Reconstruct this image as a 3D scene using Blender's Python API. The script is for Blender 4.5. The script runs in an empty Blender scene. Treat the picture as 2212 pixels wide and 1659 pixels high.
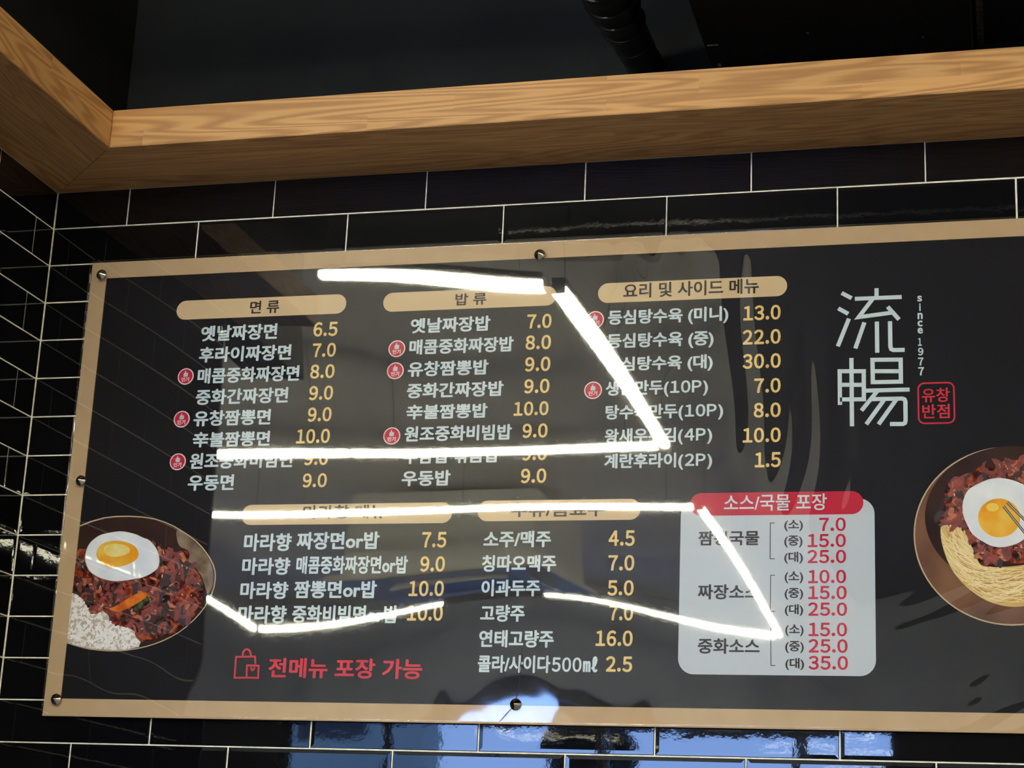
import bpy, bmesh, math, random, re
import numpy as np
from mathutils import Matrix, Vector
random.seed(7)
C = bpy.context.scene
COL = C.collection
PI = math.pi
# ---------------------------------------------------------------- camera
cd = bpy.data.cameras.new('camera'); cam = bpy.data.objects.new('camera', cd); COL.objects.link(cam)
cd.sensor_width = 36.0; cd.lens = 4052.81/2212*36; cd.clip_start = 0.01; cd.clip_end = 300
RM = Matrix(((0.967688485,0.027968931,0.250592767),(0.248376406,-0.276999483,-0.928213578),(0.043452925,0.960462922,-0.274996033)))
cam.matrix_world = Matrix.Translation((1.764,-3.0748,1.4989)) @ RM.to_4x4()
C.camera = cam
# ---------------------------------------------------------------- world (daylight sky outside the shop windows)
w = bpy.data.worlds.new('sky'); C.world = w; w.use_nodes = True
nt = w.node_tree; nt.nodes.clear()
wo = nt.nodes.new('ShaderNodeOutputWorld'); bg = nt.nodes.new('ShaderNodeBackground')
tc = nt.nodes.new('ShaderNodeTexCoord'); sx = nt.nodes.new('ShaderNodeSeparateXYZ'); cr = nt.nodes.new('ShaderNodeValToRGB')
nt.links.new(tc.outputs['Generated'], sx.inputs[0]); nt.links.new(sx.outputs['Z'], cr.inputs[0])
cr.color_ramp.elements[0].position = 0.0; cr.color_ramp.elements[0].color = (.30,.49,1,1)
cr.color_ramp.elements[1].position = 0.5; cr.color_ramp.elements[1].color = (.14,.30,.80,1)
nt.links.new(cr.outputs[0], bg.inputs[0]); bg.inputs[1].default_value = 16.0
nt.links.new(bg.outputs[0], wo.inputs[0])
TUBE_STRENGTH = 120.0
C.view_settings.view_transform = 'Standard'; C.view_settings.look = 'None'
C.view_settings.exposure = 0.0; C.view_settings.gamma = 1.0; C.view_settings.use_curve_mapping = False
C.cycles.max_bounces = 12; C.cycles.transparent_max_bounces = 24; C.cycles.glossy_bounces = 6
C.cycles.sample_clamp_indirect = 12.0

# ---------------------------------------------------------------- helpers
class NB:
    def __init__(s, name):
        s.m = bpy.data.materials.new(name); s.m.use_nodes = True; s.t = s.m.node_tree
        s.p = s.t.nodes.get('Principled BSDF'); s.o = s.t.nodes.get('Material Output')
    def n(s, k, **kw):
        x = s.t.nodes.new(k)
        for a, b in kw.items(): setattr(x, a, b)
        return x
    def l(s, a, b): s.t.links.new(a, b)
def mat(name, col, rough=.5, metal=0.0, ior=1.5, emit=None, es=0, spec=.5, var=0.0, vs=20, bump=0, bs=200):
    b = NB(name); p = b.p
    p.inputs['Base Color'].default_value = (*col, 1); p.inputs['Roughness'].default_value = rough
    p.inputs['Metallic'].default_value = metal; p.inputs['IOR'].default_value = ior; p.inputs['Specular IOR Level'].default_value = spec
    if emit: p.inputs['Emission Color'].default_value = (*emit, 1); p.inputs['Emission Strength'].default_value = es
    g = b.n('ShaderNodeNewGeometry')
    if var:
        nz = b.n('ShaderNodeTexNoise'); nz.inputs['Scale'].default_value = vs; nz.inputs['Detail'].default_value = 4
        b.l(g.outputs['Position'], nz.inputs['Vector'])
        r = b.n('ShaderNodeValToRGB'); r.color_ramp.elements[0].position = .3; r.color_ramp.elements[1].position = .7
        r.color_ramp.elements[0].color = (*[c*(1-var) for c in col], 1); r.color_ramp.elements[1].color = (*[min(1, c*(1+var)) for c in col], 1)
        b.l(nz.outputs[0], r.inputs[0]); b.l(r.outputs[0], p.inputs['Base Color'])
    if bump:
        nz = b.n('ShaderNodeTexNoise'); nz.inputs['Scale'].default_value = bs
        b.l(g.outputs['Position'], nz.inputs['Vector'])
        bp = b.n('ShaderNodeBump'); bp.inputs['Strength'].default_value = 1; bp.inputs['Distance'].default_value = bump
        b.l(nz.outputs[0], bp.inputs['Height']); b.l(bp.outputs[0], p.inputs['Normal'])
    return b.m
def link(name, me, m=None, parent=None):
    o = bpy.data.objects.new(name, me); COL.objects.link(o)
    if m and not me.materials: me.materials.append(m)
    if parent: o.parent = parent
    return o
def empty(name, loc=(0,0,0)):
    o = bpy.data.objects.new(name, None); COL.objects.link(o); o.location = loc; o.empty_display_size = .1
    return o
def tag(o, label=None, cat=None, group=None, kind=None):
    if label: o['label'] = label
    if cat: o['category'] = cat
    if group: o['group'] = group
    if kind: o['kind'] = kind
    return o
def pyd(name, v, f, smooth=False):
    me = bpy.data.meshes.new(name); me.from_pydata(v, [], f); me.update()
    if smooth:
        for p in me.polygons: p.use_smooth = True
    return me
def boxes(name, L):
    v = []; f = []
    for (a, b, c, d, e, g) in L:
        i = len(v)
        v += [(a,c,e),(b,c,e),(b,d,e),(a,d,e),(a,c,g),(b,c,g),(b,d,g),(a,d,g)]
        f += [(i,i+3,i+2,i+1),(i+4,i+5,i+6,i+7),(i,i+1,i+5,i+4),(i+1,i+2,i+6,i+5),(i+2,i+3,i+7,i+6),(i+3,i,i+4,i+7)]
    return pyd(name, v, f)
def bevbox(name, a, b, c, d, e, g, r=.003, seg=2):
    bm = bmesh.new(); bmesh.ops.create_cube(bm, size=1)
    for q in bm.verts: q.co = Vector(((a+b)/2+q.co.x*(b-a), (c+d)/2+q.co.y*(d-c), (e+g)/2+q.co.z*(g-e)))
    bmesh.ops.bevel(bm, geom=list(bm.edges), offset=r, segments=seg, affect='EDGES', profile=.5)
    me = bpy.data.meshes.new(name); bm.to_mesh(me); bm.free(); return me
def tube(name, P, r, n=12, cap=True):
    "tube along points P; r a number or a list"
    v = []; f = []
    R = r if isinstance(r, (list, tuple)) else [r]*len(P)
    P = [Vector(p) for p in P]
    for i, p in enumerate(P):
        d = (P[min(i+1, len(P)-1)]-P[max(i-1, 0)]).normalized()
        up = Vector((0,0,1)) if abs(d.z) < .9 else Vector((1,0,0))
        a = d.cross(up).normalized(); b = a.cross(d)
        for k in range(n):
            t = 2*PI*k/n; v.append(tuple(p+R[i]*(a*math.cos(t)+b*math.sin(t))))
    for i in range(len(P)-1):
        for k in range(n):
            f.append((i*n+k, i*n+(k+1)%n, (i+1)*n+(k+1)%n, (i+1)*n+k))
    if cap: f.append(tuple(range(n-1,-1,-1))); f.append(tuple((len(P)-1)*n+k for k in range(n)))
    return pyd(name, v, f, True)
def flat(name, P, y, y2=None, t=.00025):
    "polygon P [(x,z)] facing -y at depth y, with a little thickness"
    y2 = y+t if y2 is None else y2
    bm = bmesh.new()
    F = [bm.verts.new((x, y, z)) for x, z in P]; B = [bm.verts.new((x, y2, z)) for x, z in P]
    f = bm.faces.new(F)
    n = len(P)
    for i in range(n): bm.faces.new((F[i], B[i], B[(i+1)%n], F[(i+1)%n]))
    bmesh.ops.recalc_face_normals(bm, faces=bm.faces)
    bmesh.ops.triangulate(bm, faces=[f])
    me = bpy.data.meshes.new(name); bm.to_mesh(me); bm.free(); return me
def rrect(x0, x1, z0, z1, r, n=8):
    P = []
    for cx, cz, a in ((x1-r,z0+r,-90),(x1-r,z1-r,0),(x0+r,z1-r,90),(x0+r,z0+r,180)):
        for k in range(n+1):
            t = math.radians(a+90*k/n); P.append((cx+r*math.cos(t), cz+r*math.sin(t)))
    return P
def stroke(name, lines, wd, y, t=.00025):
    "flat strokes of width wd along polylines [(x,z)]; mitred corners"
    v = []; f = []
    for li, P in enumerate(lines):
        y_ = y-.0000015*li
        closed = (P[0] == P[-1]) and len(P) > 2
        Q = P[:-1] if closed else P
        n = len(Q); L = []; R_ = []
        for i in range(n):
            p = Vector((Q[i][0], Q[i][1]))
            a = Vector(Q[i-1]) if (i > 0 or closed) else None
            b = Vector(Q[(i+1) % n]) if (i < n-1 or closed) else None
            d1 = (p-a).normalized() if a is not None else None
            d2 = (b-p).normalized() if b is not None else None
            if d1 is None: d1 = d2
            if d2 is None: d2 = d1
            n1 = Vector((-d1.y, d1.x)); n2 = Vector((-d2.y, d2.x)); m = (n1+n2)
            m = m.normalized() if m.length > 1e-6 else n1
            k = wd/2/max(.35, m.dot(n1))
            L.append(p+m*k); R_.append(p-m*k)
        i0 = len(v)
        for q in L: v += [(q.x, y_, q.y), (q.x, y_+t, q.y)]
        i1 = len(v)
        for q in R_: v += [(q.x, y_, q.y), (q.x, y_+t, q.y)]
        for i in range(n if closed else n-1):
            j = (i+1) % n
            f += [(i0+2*i, i0+2*j, i1+2*j, i1+2*i), (i0+2*i, i0+2*i+1, i0+2*j+1, i0+2*j), (i1+2*i, i1+2*j, i1+2*j+1, i1+2*i+1)]
    return pyd(name, v, f)
MM = .001
def mp(P): return [(x*MM, z*MM) for x, z in P]
TEXTS=[('w','옛날짜장면',335.1,486.4,2505.8,2536.3),
('w','후라이짜장면',335.3,517.0,2464.9,2494.9),
('w','매콤중화짜장면',336.2,536.0,2424.3,2454.1),
('w','중화간짜장면',336.4,517.7,2383.6,2413.5),
('w','유창짬뽕면',335.9,487.2,2343.2,2372.9),
('w','辛불짬뽕면',338.3,489.1,2303.3,2332.5),
('w','원조중화비빔면',336.3,535.8,2262.7,2292.8),
('w','우동면',336.5,426.5,2222.4,2252.2),
('g','6.5',556.9,603.6,2507.3,2535.2),
('g','7.0',558.2,603.2,2467.8,2494.8),
('g','8.0',556.9,603.7,2427.5,2454.3),
('g','9.0',557.9,603.8,2386.7,2414.0),
('g','9.0',558.5,603.9,2346.5,2373.6),
('g','10.0',539.7,603.6,2306.3,2333.3),
('g','9.0',558.0,603.5,2265.9,2292.0),
('g','9.0',558.4,604.0,2225.1,2251.4),
('h','면 류',428.4,486.5,2556.2,2581.6),
('h','밥 류',824.3,882.3,2556.3,2579.2),
('w','옛날짜장밥',743.0,891.9,2506.7,2535.3),
('w','매콤중화짜장밥',743.0,936.3,2466.6,2495.0),
('w','유창짬뽕밥',742.7,892.3,2425.4,2453.6),
('w','중화간짜장밥',743.1,921.8,2385.2,2413.2),
('w','辛불짬뽕밥',744.8,894.5,2346.2,2373.7),
('w','원조중화비빔밥',743.8,940.5,2305.5,2333.8),
('w','우삼겹 볶음밥',743.9,919.5,2265.0,2293.5),
('w','우동밥',743.6,833.1,2224.8,2253.1),
('g','7.0',959.4,1004.0,2507.6,2534.7),
('g','8.0',958.3,1004.5,2468.5,2495.4),
('g','9.0',959.0,1005.0,2428.3,2455.3),
('g','9.0',959.3,1004.9,2388.3,2414.8),
('g','10.0',942.0,1004.8,2348.0,2374.0),
('g','9.0',959.7,1004.7,2307.8,2333.9),
('g','9.0',960.8,1004.9,2267.2,2293.2),
('g','9.0',960.2,1005.5,2227.0,2253.2),
('h','요리 및 사이드 메뉴',1131.6,1369.7,2557.0,2584.7),
('w','등심탕수육 (미니)',1105.6,1317.5,2505.1,2536.2),
('w','등심탕수육 (중)',1105.0,1292.5,2461.8,2493.0),
('w','등심탕수육 (대)',1105.2,1291.6,2420.2,2450.0),
('w','생군만두(10P)',1105.4,1284.0,2375.9,2406.7),
('w','탕수육만두(10P)',1106.3,1310.6,2333.1,2363.6),
('w','왕새우튀김(4P)',1106.2,1292.4,2290.6,2321.3),
('w','계란후라이(2P)',1106.8,1293.0,2246.5,2277.0),
('g','13.0',1343.3,1407.4,2507.9,2535.0),
('g','22.0',1342.6,1407.6,2464.5,2491.4),
('g','30.0',1343.0,1407.8,2421.4,2448.1),
('g','7.0',1362.9,1407.9,2377.8,2404.2),
('g','8.0',1362.5,1408.1,2334.7,2360.9),
('g','10.0',1344.3,1408.3,2291.2,2317.3),
('g','1.5',1365.0,1408.5,2247.9,2274.2),
('h','마라향 메뉴',563.5,717.9,2167.9,2192.9),
('h','주류/음료수',945.8,1109.7,2167.3,2192.0),
('w','마라향',455.8,546.0,2110.4,2142.7),
('w','짜장면or밥',555.7,709.7,2112.8,2144.5),
('w','마라향',456.0,546.8,2067.8,2099.1),
('w','매콤중화짜장면or밥',558.4,764.2,2069.4,2101.2),
('w','마라향',456.3,546.7,2024.8,2055.8),
('w','짬뽕면or밥',557.6,710.5,2026.3,2057.5),
('w','마라향',456.1,547.1,1981.7,2013.6),
('w','중화비빔면or밥',557.5,752.5,1982.8,2014.1),
('g','7.5',787.5,831.9,2114.8,2142.6),
('g','9.0',787.0,831.6,2072.5,2100.1),
('g','10.0',768.7,832.1,2029.8,2057.2),
('g','10.0',768.6,832.6,1987.3,2014.8),
('r','전메뉴 포장 가능',521.2,801.5,1887.3,1921.8),
('w','소주/맥주',898.5,1018.2,2114.5,2143.5),
('w','칭따오맥주',897.9,1029.0,2072.2,2101.3),
('w','이과두주',898.9,1002.5,2029.8,2058.7),
('w','고량주',899.2,977.3,1986.3,2015.4),
('w','연태고량주',899.2,1029.6,1942.8,1972.4),
('w','콜라/사이다500㎖',899.1,1106.1,1900.3,1929.7),
('g','4.5',1118.5,1163.5,2115.6,2142.7),
('g','7.0',1119.0,1163.9,2073.3,2100.5),
('g','5.0',1119.2,1163.9,2031.0,2057.6),
('g','7.0',1123.0,1164.0,1988.9,2015.7),
('g','16.0',1101.4,1164.4,1946.0,1972.7),
('g','2.5',1120.2,1164.8,1903.3,1929.7),
('p','소스/국물 포장',1314.1,1484.9,2173.7,2202.1),
('k','짬뽕국물',1271.6,1373.7,2115.5,2140.5),
('k','짜장소스',1272.1,1375.0,2024.9,2050.2),
('k','중화소스',1273.6,1375.6,1935.0,1960.4),
('k','(소)',1414.7,1445.6,2138.7,2157.9),
('k','(중)',1414.8,1445.0,2111.4,2131.5),
('k','(대)',1414.9,1445.6,2084.3,2104.4),
('k','(소)',1415.6,1446.0,2051.6,2071.5),
('k','(중)',1415.7,1446.0,2024.5,2043.9),
('k','(대)',1416.1,1446.0,1997.8,2017.2),
('k','(소)',1416.8,1446.9,1964.6,1983.9),
('k','(중)',1416.9,1447.2,1937.0,1956.8),
('k','(대)',1417.3,1447.6,1909.6,1929.2),
('c','7.0',1472.1,1515.6,2138.2,2161.1),
('c','15.0',1453.2,1515.5,2111.5,2134.0),
('c','25.0',1452.9,1515.9,2084.8,2107.2),
('c','10.0',1454.1,1515.7,2051.5,2074.1),
('c','15.0',1454.1,1516.5,2025.1,2047.6),
('c','25.0',1454.1,1516.9,1997.9,2020.2),
('c','15.0',1454.7,1516.7,1964.5,1987.3),
('c','25.0',1454.7,1517.5,1937.9,1960.3),
('c','35.0',1454.7,1517.9,1910.5,1933.1),
('l','s',1636.6,1644.5,2530.7,2541.2),
('l','i',1639.6,1642.0,2513.8,2527.5),
('l','n',1636.6,1645.1,2499.6,2510.8),
('l','c',1636.3,1644.6,2486.6,2497.1),
('l','e',1636.1,1645.0,2474.0,2484.6),
('l','1',1636.6,1642.8,2452.7,2466.5),
('l','9',1636.4,1645.2,2435.8,2449.4),
('l','7',1636.1,1645.1,2418.4,2432.1),
('l','7',1636.1,1645.6,2401.1,2415.4),
('s','유창',1641.3,1686.6,2354.2,2378.7),
('s','반점',1641.6,1686.0,2326.5,2350.9)]
LAY={'pill': [[281.0,616.5,2550.4,2587.7],[687.8,1010.8,2549.9,2586.1],[1086.2,1418.2,2550.4,2587.1],[446.5,839.5,2158.3,2195.1],[885.1,1172.0,2160.9,2197.2]],
'redpill': [1256.6,1544.2,2166.5,2205.4],
'panel': [[1242.0,1562.2,1899.1,2194.5]],
'badge': [[312.1,2439.5,15.8],[312.3,2357.7,15.8],[312.5,2277.3,15.8],[719.3,2479.2,15.8],[719.1,2437.8,16.0],[720.1,2317.1,16.0],[1082.5,2520.2,16.3],[1082.9,2391.2,16.7]],
'bracket': [[[1398.9,2152.8],[1391.6,2152.9],[1391.6,2092.8],[1399.5,2092.7]],[[1399.6,2065.1],[1392.7,2065.1],[1392.4,2005.3],[1400.2,2005.3]],[[1400.6,1976.9],[1393.4,1976.8],[1394.1,1916.8],[1401.2,1916.6]]],
'logo': [[[1510.7,2551.6],[1527.4,2541.5]],[[1504.9,2524.2],[1521.6,2513.7]],[[1522.7,2505.2],[1503.9,2456.6]],[[1532.9,2540.1],[1610.9,2540.2]],[[1569.3,2557.6],[1569.1,2540.6]],[[1562.3,2538.3],[1539.0,2507.1],[1593.6,2512.9]],[[1587.4,2523.8],[1606.0,2500.3]],[[1548.5,2497.4],[1533.1,2451.8]],[[1569.3,2498.0],[1569.3,2443.0]],[[1591.0,2497.8],[1591.1,2453.1],[1592.5,2448.6],[1595.9,2446.8],[1614.6,2446.5]],[[1526.4,2435.2],[1526.7,2316.1]],[[1507.0,2353.6],[1506.8,2412.5],[1546.7,2411.3],[1546.6,2362.4],[1507.1,2363.0]],[[1506.7,2388.7],[1546.8,2387.5]],[[1561.3,2430.8],[1607.7,2429.7],[1607.7,2391.2],[1561.6,2391.7],[1561.3,2430.8]],[[1561.1,2410.8],[1607.4,2409.4]],[[1549.1,2377.2],[1621.7,2377.1]],[[1568.6,2375.8],[1542.5,2342.8]],[[1559.1,2362.1],[1609.6,2361.9],[1613.1,2360.3],[1614.5,2356.5],[1614.5,2323.9],[1613.3,2319.8],[1609.8,2318.1],[1588.9,2318.6]],[[1579.3,2359.9],[1550.1,2318.9]],[[1599.5,2360.2],[1570.3,2318.4]]],
'seal': [[1634.3,2388.8],[1694.7,2387.8],[1694.7,2317.1],[1634.4,2317.7]],
'bag': [[[496.0,1910.7],[494.3,1923.8],[458.6,1922.8],[458.9,1886.3],[479.5,1886.8]],[[470.9,1924.2],[471.1,1931.0],[473.8,1935.2],[477.5,1936.5],[481.5,1935.4],[484.6,1931.6],[486.8,1924.3]],[[480.5,1908.2],[502.3,1907.8],[503.2,1886.6],[481.4,1886.9],[480.5,1908.2]],[[488.1,1905.1],[489.0,1901.5],[491.3,1899.9],[493.9,1901.6],[495.1,1905.2]]],
'bl': {'rim': [[105.0,2151.8],[165.4,2174.3],[212.3,2178.8],[269.1,2175.0],[307.7,2163.2],[342.9,2144.6],[370.6,2125.3],[391.1,2102.7],[404.0,2082.1],[407.9,2063.2],[406.0,2041.1],[395.7,2015.6],[379.6,1993.5],[354.7,1969.8],[325.4,1952.7],[293.7,1940.7],[257.7,1932.8],[221.1,1930.0],[183.7,1932.3],[155.1,1937.2],[110.4,1949.7]],
'sheen': [[319.6,2155.2],[343.2,2141.1],[370.9,2121.8],[391.6,2097.6],[402.2,2071.8],[403.4,2049.6],[394.2,2030.9],[384.4,2058.2],[371.6,2077.0],[357.6,2089.1],[349.9,2092.6],[351.8,2109.8],[345.8,2115.1],[328.7,2120.4]],
'stew': [[124.5,2116.4],[149.2,2117.1],[182.1,2110.8],[287.8,2120.6],[313.1,2110.1],[329.7,2110.0],[347.8,2113.3],[354.0,2106.4],[350.2,2089.2],[371.7,2075.3],[385.2,2049.6],[385.1,2022.4],[378.8,2002.0],[367.2,1990.1],[345.7,1968.0],[315.9,1956.1],[274.4,1949.0],[220.2,1938.5],[128.4,1972.1],[121.9,2058.6]],
'rice': [[128.4,2036.0],[140.1,2032.5],[152.5,2023.9],[161.6,2010.1],[170.5,1998.0],[181.9,1996.4],[194.3,2003.3],[206.4,1994.7],[209.4,1984.4],[223.6,1974.3],[238.4,1974.3],[251.8,1971.0],[259.7,1965.9],[264.5,1955.8],[274.6,1947.3],[271.8,1938.9],[248.4,1933.6],[220.8,1932.6],[183.4,1934.8],[154.8,1939.7],[126.0,1945.5]],
'egg': [[149.5,2114.5],[153.8,2125.9],[162.3,2134.6],[172.9,2141.6],[182.1,2144.1],[198.8,2147.2],[215.6,2148.6],[232.9,2145.5],[246.4,2141.9],[258.2,2136.2],[269.8,2133.0],[280.0,2124.2],[288.6,2113.7],[293.0,2103.2],[295.4,2092.8],[293.8,2080.7],[285.3,2073.9],[276.5,2068.7],[264.1,2063.6],[253.1,2061.8],[233.0,2058.4],[210.7,2057.1],[197.3,2059.4],[183.7,2062.9],[171.8,2068.1],[161.7,2074.2],[155.0,2083.0],[150.6,2091.7],[148.3,2100.5]],
'yolk': [[169.6,2103.9],[169.6,2112.6],[173.3,2121.4],[180.3,2126.2],[187.6,2129.2],[196.8,2130.9],[206.1,2131.7],[217.6,2130.2],[229.1,2128.0],[238.9,2124.4],[246.9,2119.2],[251.8,2112.2],[254.1,2105.2],[252.0,2098.2],[246.0,2093.0],[233.6,2087.0],[220.9,2083.6],[207.9,2082.1],[196.5,2083.2],[188.7,2085.5],[178.6,2091.6]],
'carrot': [[203.2,2006.7],[219.4,2011.9],[238.6,2024.0],[252.5,2032.6],[265.1,2036.9],[280.0,2036.0],[277.2,2027.4],[263.3,2018.8],[249.4,2010.2],[235.2,2004.2],[220.7,2000.8]],
'green': [[244.5,2003.4],[252.7,2013.7],[261.1,2022.3],[273.3,2029.1],[289.8,2030.8],[285.5,2018.9],[275.3,2010.3],[261.0,2005.1]]},'br': {'noodle': [[1667.0,2147.4],[1685.5,2153.3],[1708.6,2145.0],[1715.8,2122.7],[1730.2,2080.5],[1753.0,2076.5],[1796.4,2080.3],[1827.2,2088.1],[1861.4,2099.8],[1864.2,2072.1],[1844.3,2038.7],[1815.5,2019.1],[1794.3,2014.1],[1774.0,2013.1],[1757.0,2016.0],[1740.1,2021.9],[1727.0,2028.8],[1713.9,2038.8],[1700.7,2050.7],[1689.5,2064.7],[1680.2,2080.7],[1672.9,2100.8],[1667.5,2123.1]],
'stew': [[1658.9,2165.8],[1663.2,2155.6],[1673.8,2151.0],[1689.3,2145.2],[1704.7,2144.0],[1711.9,2118.7],[1721.1,2100.6],[1727.3,2080.5],[1741.5,2077.5],[1758.8,2080.4],[1770.3,2084.4],[1796.4,2082.3],[1836.9,2096.0],[1860.7,2131.6],[1866.2,2179.6],[1852.7,2226.3],[1822.9,2247.2],[1801.6,2252.7],[1777.0,2254.2],[1757.6,2249.4],[1753.5,2242.3],[1734.2,2246.7],[1724.3,2236.6],[1706.6,2230.7],[1683.0,2219.8],[1674.9,2206.6],[1674.5,2182.0],[1672.3,2171.8]],
'egg': [[1707.9,2197.9],[1713.9,2206.0],[1721.7,2211.0],[1733.5,2217.0],[1745.2,2221.9],[1754.9,2223.4],[1764.6,2223.6],[1776.1,2221.8],[1787.5,2218.2],[1800.4,2211.9],[1810.1,2204.6],[1818.3,2194.4],[1822.8,2184.2],[1824.7,2172.1],[1823.9,2160.0],[1819.6,2146.0],[1811.7,2136.0],[1797.6,2122.1],[1788.3,2116.2],[1780.6,2113.2],[1771.0,2110.7],[1761.5,2109.4],[1751.9,2110.4],[1742.5,2113.5],[1733.0,2119.6],[1723.6,2125.7],[1715.1,2133.8],[1710.5,2145.0],[1705.9,2155.2],[1703.3,2165.3],[1702.6,2181.6]]},'brc': [1775.4,2129.9,146.4,151.0],
'yolk2': [[1759.9,2157.7],[1792.8,2157.3],[1760.8,2189.7]],
'fork': [[1773.1,2183.2],[1811.9,2140.0],[1767.2,2176.8],[1811.1,2116.0]],
'goldin': [[[231.2,2673.1]]]}
# ---------------------------------------------------------------- materials
def wood_mat():
    b = NB('pine_wood'); p = b.p
    tc = b.n('ShaderNodeTexCoord')
    # grain: noise stretched along local x
    mp_ = b.n('ShaderNodeMapping'); mp_.inputs['Scale'].default_value = (.45, 8.0, 8.0); b.l(tc.outputs['Object'], mp_.inputs[0])
    nz = b.n('ShaderNodeTexNoise'); nz.inputs['Scale'].default_value = 1.5; nz.inputs['Detail'].default_value = 2.5; nz.inputs['Distortion'].default_value = .4
    b.l(mp_.outputs[0], nz.inputs['Vector'])
    mul = b.n('ShaderNodeMath', operation='MULTIPLY'); mul.inputs[1].default_value = 150; b.l(nz.outputs[0], mul.inputs[0])
    sn = b.n('ShaderNodeMath', operation='SINE'); b.l(mul.outputs[0], sn.inputs[0])
    mr = b.n('ShaderNodeMapRange'); mr.inputs[1].default_value = -.6; mr.inputs[2].default_value = 1; b.l(sn.outputs[0], mr.inputs[0])
    fine = b.n('ShaderNodeTexNoise'); fine.inputs['Scale'].default_value = 3; fine.inputs['Detail'].default_value = 6
    m2 = b.n('ShaderNodeMapping'); m2.inputs['Scale'].default_value = (2, 90, 90); b.l(tc.outputs['Object'], m2.inputs[0]); b.l(m2.outputs[0], fine.inputs['Vector'])
    # glued staves
    br = b.n('ShaderNodeTexBrick'); br.inputs['Scale'].default_value = 1; br.inputs['Mortar Size'].default_value = 0
    br.inputs['Brick Width'].default_value = .43; br.inputs['Row Height'].default_value = .0345; br.offset = .37
    br.inputs['Color1'].default_value = (0,0,0,1); br.inputs['Color2'].default_value = (1,1,1,1)
    cmb = b.n('ShaderNodeCombineXYZ'); sp = b.n('ShaderNodeSeparateXYZ'); ad = b.n('ShaderNodeMath', operation='ADD')
    b.l(tc.outputs['Object'], sp.inputs[0]); b.l(sp.outputs['Y'], ad.inputs[0]); b.l(sp.outputs['Z'], ad.inputs[1])
    b.l(sp.outputs['X'], cmb.inputs['X']); b.l(ad.outputs[0], cmb.inputs['Y']); b.l(cmb.outputs[0], br.inputs['Vector'])
    off = b.n('ShaderNodeMath', operation='MULTIPLY_ADD'); off.inputs[1].default_value = 2.2
    b.l(br.outputs['Color'], off.inputs[0]); b.l(mul.outputs[0], off.inputs[2]); b.l(off.outputs[0], sn.inputs[0])
    r = b.n('ShaderNodeValToRGB'); r.color_ramp.elements[0].color = (.68,.365,.14,1); r.color_ramp.elements[1].color = (.47,.22,.075,1)
    b.l(mr.outputs[0], r.inputs[0])
    mx = b.n('ShaderNodeMix', data_type='RGBA', blend_type='MULTIPLY'); mx.inputs[0].default_value = .22
    b.l(r.outputs[0], mx.inputs[6]); b.l(fine.outputs[0], mx.inputs[7])
    mx2 = b.n('ShaderNodeMix', data_type='RGBA', blend_type='MULTIPLY'); mx2.inputs[0].default_value = .12
    b.l(mx.outputs[2], mx2.inputs[6]); b.l(br.outputs['Color'], mx2.inputs[7])
    b.l(mx2.outputs[2], p.inputs['Base Color']); p.inputs['Roughness'].default_value = .5
    bp = b.n('ShaderNodeBump'); bp.inputs['Distance'].default_value = .0002; b.l(mr.outputs[0], bp.inputs['Height']); b.l(bp.outputs[0], p.inputs['Normal'])
    return b.m
def tile_mat():
    b = NB('black_glazed_tile'); p = b.p
    p.inputs['Base Color'].default_value = (.003,.003,.004,1); p.inputs['Roughness'].default_value = .02; p.inputs['IOR'].default_value = 1.58
    g = b.n('ShaderNodeNewGeometry')
    a = b.n('ShaderNodeTexNoise'); a.inputs['Scale'].default_value = 14; a.inputs['Detail'].default_value = 1
    c = b.n('ShaderNodeTexNoise'); c.inputs['Scale'].default_value = 110; c.inputs['Detail'].default_value = 2
    for q in (a, c): b.l(g.outputs['Position'], q.inputs['Vector'])
    b1 = b.n('ShaderNodeBump'); b1.inputs['Distance'].default_value = .00012; b1.inputs['Strength'].default_value = 1; b.l(a.outputs[0], b1.inputs['Height'])
    b2 = b.n('ShaderNodeBump'); b2.inputs['Distance'].default_value = .000014; b2.inputs['Strength'].default_value = 1; b.l(c.outputs[0], b2.inputs['Height'])
    b.l(b1.outputs[0], b2.inputs['Normal']); b.l(b2.outputs[0], p.inputs['Normal'])
    return b.m
def clear_mat(name, f0, tint=(1,1,1), rough=0.0):
    "thin clear sheet: transparent with Schlick reflection, same from both sides"
    b = NB(name); b.t.nodes.remove(b.p)
    g = b.n('ShaderNodeNewGeometry'); d = b.n('ShaderNodeVectorMath', operation='DOT_PRODUCT')
    b.l(g.outputs['Normal'], d.inputs[0]); b.l(g.outputs['Incoming'], d.inputs[1])
    ab = b.n('ShaderNodeMath', operation='ABSOLUTE'); b.l(d.outputs['Value'], ab.inputs[0])
    s = b.n('ShaderNodeMath', operation='SUBTRACT'); s.inputs[0].default_value = 1; b.l(ab.outputs[0], s.inputs[1])
    pw = b.n('ShaderNodeMath', operation='POWER'); pw.inputs[1].default_value = 5; b.l(s.outputs[0], pw.inputs[0])
    ma = b.n('ShaderNodeMath', operation='MULTIPLY_ADD'); ma.inputs[1].default_value = 1-f0; ma.inputs[2].default_value = f0; b.l(pw.outputs[0], ma.inputs[0])
    tr = b.n('ShaderNodeBsdfTransparent'); tr.inputs[0].default_value = (*tint, 1)
    gl = b.n('ShaderNodeBsdfGlossy'); gl.inputs['Roughness'].default_value = rough; gl.inputs[0].default_value = (1,1,1,1)
    mx = b.n('ShaderNodeMixShader'); b.l(ma.outputs[0], mx.inputs[0]); b.l(tr.outputs[0], mx.inputs[1]); b.l(gl.outputs[0], mx.inputs[2])
    b.l(mx.outputs[0], b.o.inputs[0]); return b.m
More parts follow.
